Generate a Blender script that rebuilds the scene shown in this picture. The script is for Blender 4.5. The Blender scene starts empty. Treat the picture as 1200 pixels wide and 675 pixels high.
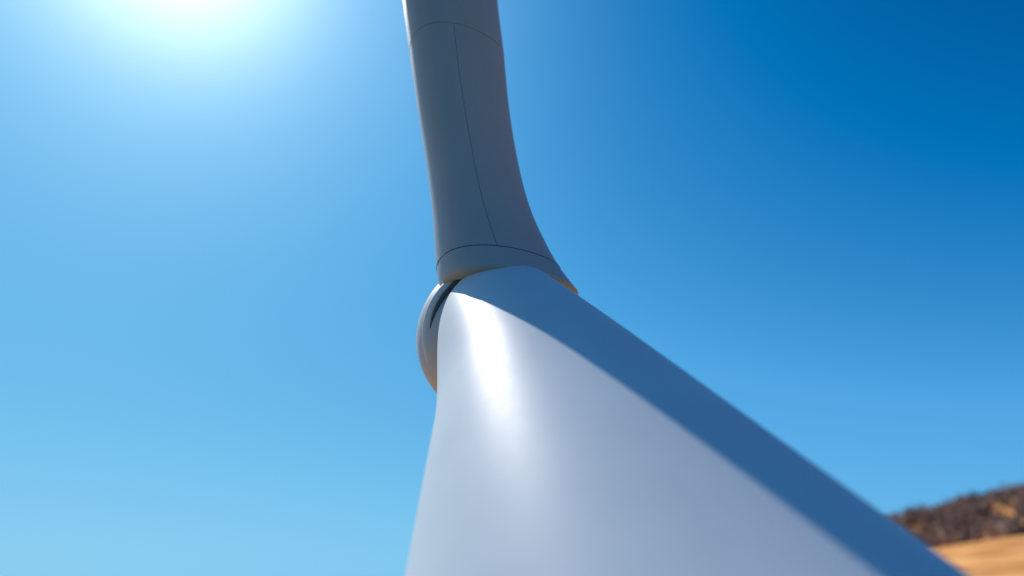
import bpy, math, random
from mathutils import Vector, noise
random.seed(3)
S=bpy.context.scene
S.view_settings.view_transform='Standard'; S.view_settings.look='None'; S.view_settings.exposure=0
P=math.radians(24.4); CP,SP=math.cos(P),math.sin(P); H=1.7
def W(x,y,d):   # turbine frame (right, up, away) -> world
    return Vector((x, d*CP-y*SP, y*CP+d*SP+H))
def WD(x,y,d):
    return Vector((x, d*CP-y*SP, y*CP+d*SP)).normalized()
SUN=WD(-392,436,800)
el=math.asin(SUN.z); az=math.atan2(SUN.x,SUN.y)
# ---------------- materials
def mat(name):
    m=bpy.data.materials.new(name); m.use_nodes=True
    return m,m.node_tree.nodes,m.node_tree.links,m.node_tree.nodes['Principled BSDF']
def paint(name,col,rough,spec=.5):
    m,n,l,b=mat(name)
    tc=n.new('ShaderNodeTexCoord')
    nz=n.new('ShaderNodeTexNoise'); nz.inputs['Scale'].default_value=0.35; nz.inputs['Detail'].default_value=6
    l.new(tc.outputs['Object'],nz.inputs['Vector'])
    cr=n.new('ShaderNodeValToRGB'); cr.color_ramp.elements[0].position=.3; cr.color_ramp.elements[1].position=.7
    cr.color_ramp.elements[0].color=[c*.91 for c in col]+[1]; cr.color_ramp.elements[1].color=list(col)+[1]
    l.new(nz.outputs['Fac'],cr.inputs['Fac']); l.new(cr.outputs['Color'],b.inputs['Base Color'])
    n2=n.new('ShaderNodeTexNoise'); n2.inputs['Scale'].default_value=2.5; n2.inputs['Detail'].default_value=8
    l.new(tc.outputs['Object'],n2.inputs['Vector'])
    mr=n.new('ShaderNodeMapRange'); mr.inputs['To Min'].default_value=rough-.05; mr.inputs['To Max'].default_value=rough+.08
    l.new(n2.outputs['Fac'],mr.inputs['Value']); l.new(mr.outputs['Result'],b.inputs['Roughness'])
    b.inputs['Specular IOR Level'].default_value=spec
    return m
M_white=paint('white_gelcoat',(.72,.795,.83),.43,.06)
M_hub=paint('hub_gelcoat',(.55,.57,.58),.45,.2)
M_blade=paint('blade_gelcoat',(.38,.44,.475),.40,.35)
M_seam=paint('seam_sealant',(.10,.11,.12),.6,.2)
M_line=paint('joint_filler',(.19,.21,.225),.6,.2)
def mesh(name,verts,faces,m,parent=None,smooth=True):
    me=bpy.data.meshes.new(name); me.from_pydata([tuple(v) for v in verts],[],faces); me.update()
    if smooth:
        for p in me.polygons: p.use_smooth=True
    me.materials.append(m)
    o=bpy.data.objects.new(name,me); S.collection.objects.link(o)
    if parent: o.parent=parent
    return o
turb=bpy.data.objects.new('wind_turbine',None); S.collection.objects.link(turb)
def lerp_tab(tab,t):
    if t<=tab[0][0]: return tab[0][1:]
    if t>=tab[-1][0]: return tab[-1][1:]
    for i in range(len(tab)-1):
        if tab[i][0]<=t<=tab[i+1][0]:
            a=tab[max(i-1,0)];b=tab[i];c=tab[i+1];d=tab[min(i+2,len(tab)-1)]
            u=(t-b[0])/(c[0]-b[0]); out=[]
            for k in range(1,len(b)):
                h=c[0]-b[0]
                m0=(c[k]-a[k])/(c[0]-a[0])*h; m1=(d[k]-b[k])/(d[0]-b[0])*h
                out.append((2*u**3-3*u*u+1)*b[k]+(u**3-2*u*u+u)*m0+(-2*u**3+3*u*u)*c[k]+(u**3-u*u)*m1)
            return out
def loft(name,fn,ts,N,m,cap0=True,cap1=True):
    v=[];f=[]
    for t in ts:
        for j in range(N): v.append(fn(t,2*math.pi*j/N))
    for i in range(len(ts)-1):
        for j in range(N):
            f.append((i*N+j,i*N+(j+1)%N,(i+1)*N+(j+1)%N,(i+1)*N+j))
    if cap0: f.append(tuple(range(N))[::-1])
    if cap1: f.append(tuple((len(ts)-1)*N+j for j in range(N)))
    return mesh(name,v,f,m,turb)
# ---------------- tower : cone tapering away from the viewer up to the hub
D0,D1=21.3,22.0
def sm(a,b,x):
    u=min(max((x-a)/(b-a),0),1); return u*u*(3-2*u)
def tower(t,ph,k=1.0):
    d=t
    u=(27.5-d)/17.0
    e=sm(17,22.0,d)
    cx=-1.58+4.6*u-.22*e; cy=2.8-10.8*u-.25*e; r=(27.5-d)*.3088+.28*e
    if d>D0:
        q=min((d-D0)/(D1-D0),1); r*=math.sqrt(max(1-q*q,0))*.999+.001
    return W(cx+k*r*math.cos(ph),cy+k*r*math.sin(ph),d)
ts=[2+ i*.4 for i in range(41)]+[18.4+.2*i for i in range(15)]+[D0]+[D0+(D1-D0)*math.sin(i/16*math.pi/2) for i in range(1,17)]
ts=sorted(set(round(x,3) for x in ts))
loft('tower',tower,ts,192,M_white)
# ---------------- blade
PX=1/800
def zt(y): return 23.0+ (330-y)*.008
B=[(-2600,330,352),(-2000,345,430),(-1200,378,510),(-600,418,552),(-200,455,573),(0,472,583),(60,480,590),(130,490,597),(200,501,609),(250,507,623),(290,510,641),(315,512,655),(332,514,667),(348,518,680)]
B=[( -b[0], b[1],b[2]) for b in B][::-1]
def blade(t,ph,k=1.0):
    xl,xr=lerp_tab(B,t); y=-t; d=zt(y)
    cx=((xl+xr)/2-600)*PX*d; w=(xr-xl)/2*PX*d
    cy=(337.5-y)*PX*d
    th=w*.9*(1-.25*math.cos(ph))
    zo=-math.sin(ph)*th*k
    return W(cx+math.cos(ph)*w*k, cy-zo*.4, d+zo)
bt=[-345+i*5 for i in range(0,80)]+[60+i*25 for i in range(0,101)]+[2600]
bt=sorted(set(bt))
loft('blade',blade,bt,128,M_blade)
# ---------------- hub
def ell(name,c,r,m,a=None):
    v=[];f=[];A,Bn=48,96
    for i in range(A+1):
        th=math.pi*i/A
        for j in range(Bn):
            ph=2*math.pi*j/Bn
            v.append(W(c[0]+r[0]*math.sin(th)*math.cos(ph),c[1]+r[1]*math.sin(th)*math.sin(ph),c[2]+r[2]*math.cos(th)))
    for i in range(A):
        for j in range(Bn):
            f.append((i*Bn+j,i*Bn+(j+1)%Bn,(i+1)*Bn+(j+1)%Bn,(i+1)*Bn+j))
    return mesh(name,v,f,m,turb)
ell('hub',(-.52,-1.74,23.3),(2.72,2.74,2.6),M_hub)
# ---------------- seams
def tube(name,pts,r,m,closed=False):
    cu=bpy.data.curves.new(name,'CURVE'); cu.dimensions='3D'; cu.bevel_depth=r; cu.bevel_resolution=4
    sp=cu.splines.new('POLY'); sp.points.add(len(pts)-1)
    for p,q in zip(sp.points,pts): p.co=(*q,1)
    sp.use_cyclic_u=closed; cu.materials.append(m)
    o=bpy.data.objects.new(name,cu); S.collection.objects.link(o); o.parent=turb
    return o
def ring(name,fn,t,r,k=1.0,m=None):
    return tube(name,[fn(t,2*math.pi*j/160,k) for j in range(160)],r,m or M_seam,True)
ring('blade_root_seam',blade,-318,.016)
ring('blade_upper_seam',blade,-66,.008,1.0,M_line)
tube('blade_joint_line',[blade(-318+i*5,math.pi/2,1.0) for i in range(0,51)],.009,M_line)
def cring(name,cx,cy,r,d,th,m):
    return tube(name,[W(cx+r*math.cos(2*math.pi*j/160),cy+r*math.sin(2*math.pi*j/160),d) for j in range(160)],th,m,True)
cring('tower_collar_seam',-.38,-1.50,2.16,21.75,.10,M_seam)
cring('tower_collar_flange',-.50,-1.54,2.22,22.0,.19,M_white)
# ---------------- ground + hills
def hgt(x,y):
    r=math.hypot(x,y); a=math.degrees(math.atan2(x,y))
    rise=min(max((r-40)/190,0),1); rise=rise*rise*(3-2*rise)
    s=min(max((a-8)/30,0),1); s=s*s*(3-2*s)
    back=1-min(max((a-100)/40,0),1)
    h=16*rise*s*back
    r2=min(max((r-235)/110,0),1); r2=r2*r2*(3-2*r2)
    h+=22*r2*s*back
    h+=.6*noise.noise(Vector((x*.02,y*.02,0)))*min(r/60,1)*s
    return h
rs=[0]+[1.5*1.075**i for i in range(115)]
NA=360; v=[(0,0,0)];f=[]
for r in rs[1:]:
    for j in range(NA):
        a=2*math.pi*j/NA; x,y=r*math.sin(a),r*math.cos(a); v.append((x,y,hgt(x,y)))
for j in range(NA): f.append((0,1+(j+1)%NA,1+j))
for i in range(len(rs)-2):
    for j in range(NA):
        f.append((1+i*NA+j,1+i*NA+(j+1)%NA,1+(i+1)*NA+(j+1)%NA,1+(i+1)*NA+j))
m,n,l,b=mat('dry_grass')
tc=n.new('ShaderNodeTexCoord'); nz=n.new('ShaderNodeTexNoise'); nz.inputs['Scale'].default_value=.09; nz.inputs['Detail'].default_value=10
l.new(tc.outputs['Object'],nz.inputs['Vector'])
cr=n.new('ShaderNodeValToRGB'); cr.color_ramp.elements[0].position=.38; cr.color_ramp.elements[1].position=.62
cr.color_ramp.elements[0].color=(.42,.18,.05,1); cr.color_ramp.elements[1].color=(.72,.36,.12,1)
l.new(nz.outputs['Fac'],cr.inputs['Fac'])
c2=n.new('ShaderNodeValToRGB'); c2.color_ramp.elements[0].position=.35; c2.color_ramp.elements[1].position=.65
c2.color_ramp.elements[0].color=(.05,.07,.03,1); c2.color_ramp.elements[1].color=(.14,.12,.06,1)  # dark tone for the unseen low ground, added to cut warm bounce light
l.new(nz.outputs['Fac'],c2.inputs['Fac'])
sx=n.new('ShaderNodeSeparateXYZ'); l.new(tc.outputs['Object'],sx.inputs[0])
mr=n.new('ShaderNodeMapRange'); mr.inputs['From Min'].default_value=.8; mr.inputs['From Max'].default_value=2.5
l.new(sx.outputs['Z'],mr.inputs['Value'])
my=n.new('ShaderNodeMapRange'); my.inputs['From Min'].default_value=17; my.inputs['From Max'].default_value=23  # golden also beyond the turbine, added to bounce warm light onto the hub
l.new(sx.outputs['Y'],my.inputs['Value'])
mm=n.new('ShaderNodeMath'); mm.operation='MAXIMUM'; l.new(mr.outputs[0],mm.inputs[0]); l.new(my.outputs[0],mm.inputs[1])
mx=n.new('ShaderNodeMixRGB'); l.new(mm.outputs[0],mx.inputs[0]); l.new(c2.outputs[0],mx.inputs[1]); l.new(cr.outputs[0],mx.inputs[2])
l.new(mx.outputs[0],b.inputs['Base Color']); b.inputs['Roughness'].default_value=.95
b.inputs['Specular IOR Level'].default_value=.1
mesh('ground',v,f,m)
# ---------------- distant tree mass on the hill
m,n,l,b=mat('dry_foliage')
oi=n.new('ShaderNodeTexCoord'); nz=n.new('ShaderNodeTexNoise'); nz.inputs['Scale'].default_value=.09; nz.inputs['Detail'].default_value=4
l.new(oi.outputs['Object'],nz.inputs['Vector'])
cr=n.new('ShaderNodeValToRGB'); cr.color_ramp.elements[0].position=.38; cr.color_ramp.elements[1].position=.62
cr.color_ramp.elements[0].color=(.13,.095,.08,1); cr.color_ramp.elements[1].color=(.44,.29,.21,1)
l.new(nz.outputs['Fac'],cr.inputs['Fac']); l.new(cr.outputs['Color'],b.inputs['Base Color']); b.inputs['Roughness'].default_value=.9
v=[];f=[]
for k in range(2600):
    a=math.radians(random.uniform(14,75)); r=random.uniform(234,350)
    x,y=r*math.sin(a),r*math.cos(a); z=hgt(x,y)
    ht=random.uniform(2.8,6.4); wd=ht*random.uniform(.35,.6)
    i0=len(v); 
    for q in range(4): v.append((x+.18*math.cos(q*1.57),y+.18*math.sin(q*1.57),z-.3))
    v.append((x,y,z+ht*.6)); 
    for q in range(4): f.append((i0+q,i0+(q+1)%4,i0+4))
    for c in range(34):
        while True:
            p=Vector((random.uniform(-1,1),random.uniform(-1,1),random.uniform(-1,1)))
            if p.length<1: break
        cx,cy,cz=x+p.x*wd,y+p.y*wd,z+ht*.55+p.z*ht*.45
        s=random.uniform(.4,.9); i0=len(v)
        for q in range(4):
            d=Vector((random.gauss(0,1),random.gauss(0,1),random.gauss(0,1))).normalized()*s
            v.append((cx+d.x,cy+d.y,cz+d.z))
        f+= [(i0,i0+1,i0+2),(i0,i0+2,i0+3),(i0+1,i0+3,i0+2)]
mesh('distant_trees',v,f,m,smooth=False)
# ---------------- sky
w=bpy.data.worlds.new('World'); S.world=w; w.use_nodes=True
n=w.node_tree.nodes; l=w.node_tree.links; n.clear()
sky=n.new('ShaderNodeTexSky'); sky.sky_type='NISHITA'; sky.sun_disc=False
sky.sun_elevation=el; sky.sun_rotation=az; sky.air_density=1.0; sky.dust_density=.6; sky.ozone_density=2.5
bw=n.new('ShaderNodeRGBToBW'); l.new(sky.outputs[0],bw.inputs[0])
mu=n.new('ShaderNodeMath'); mu.operation='MULTIPLY'; mu.inputs[1].default_value=.055; l.new(bw.outputs[0],mu.inputs[0])
cr=n.new('ShaderNodeValToRGB'); R=cr.color_ramp
st=[(.04,(.0008,.02,.10)),(.082,(.001,.050,.225)),(.12,(.0,.17,.49)),(.2,(.08,.38,.77)),(.38,(.18,.54,.86)),(.60,(.3,.65,.9)),(1,(.6,.85,1))]
while len(R.elements)<len(st): R.elements.new(.5)
for e,(p,c) in zip(R.elements,st): e.position=p; e.color=(*c,1)
l.new(mu.outputs[0],cr.inputs['Fac'])
# solar aureole (forward scattering around the sun's true direction)
tc=n.new('ShaderNodeTexCoord'); dp=n.new('ShaderNodeVectorMath'); dp.operation='DOT_PRODUCT'
nv=n.new('ShaderNodeVectorMath'); nv.operation='NORMALIZE'; l.new(tc.outputs['Generated'],nv.inputs[0])
l.new(nv.outputs[0],dp.inputs[0]); dp.inputs[1].default_value=SUN
mxx=n.new('ShaderNodeMath'); mxx.operation='MAXIMUM'; mxx.inputs[1].default_value=0; l.new(dp.outputs['Value'],mxx.inputs[0])
def lobe(p,s):
    pw=n.new('ShaderNodeMath'); pw.operation='POWER'; pw.inputs[1].default_value=p; l.new(mxx.outputs[0],pw.inputs[0])
    m2=n.new('ShaderNodeMath'); m2.operation='MULTIPLY'; m2.inputs[1].default_value=s; l.new(pw.outputs[0],m2.inputs[0]); return m2
a1=lobe(120,.95); a2=lobe(20,.17)
sa=n.new('ShaderNodeMath'); sa.operation='ADD'; l.new(a1.outputs[0],sa.inputs[0]); l.new(a2.outputs[0],sa.inputs[1])
cc=n.new('ShaderNodeCombineXYZ')
for i in range(3): l.new(sa.outputs[0],cc.inputs[i])
ad=n.new('ShaderNodeVectorMath'); ad.operation='ADD'; l.new(cr.outputs[0],ad.inputs[0]); l.new(cc.outputs[0],ad.inputs[1])
bg=n.new('ShaderNodeBackground'); bg.inputs['Strength'].default_value=1.0
out=n.new('ShaderNodeOutputWorld'); l.new(ad.outputs[0],bg.inputs['Color']); l.new(bg.outputs[0],out.inputs['Surface'])
# ---------------- sun
L=bpy.data.lights.new('sun','SUN'); L.energy=5; L.angle=math.radians(.5); L.color=(1,.93,.87)
lo=bpy.data.objects.new('sun',L); S.collection.objects.link(lo); lo.rotation_euler=SUN.to_track_quat('Z','Y').to_euler(); lo.location=(0,0,60)
# ---------------- camera
c=bpy.data.cameras.new('camera'); co=bpy.data.objects.new('camera',c); S.collection.objects.link(co)
co.location=(0,0,H); co.rotation_euler=(math.radians(90)+P,0,0)
c.lens=24; c.sensor_width=36; c.clip_end=20000
c.dof.use_dof=True; c.dof.focus_distance=21; c.dof.aperture_fstop=.075
S.camera=co
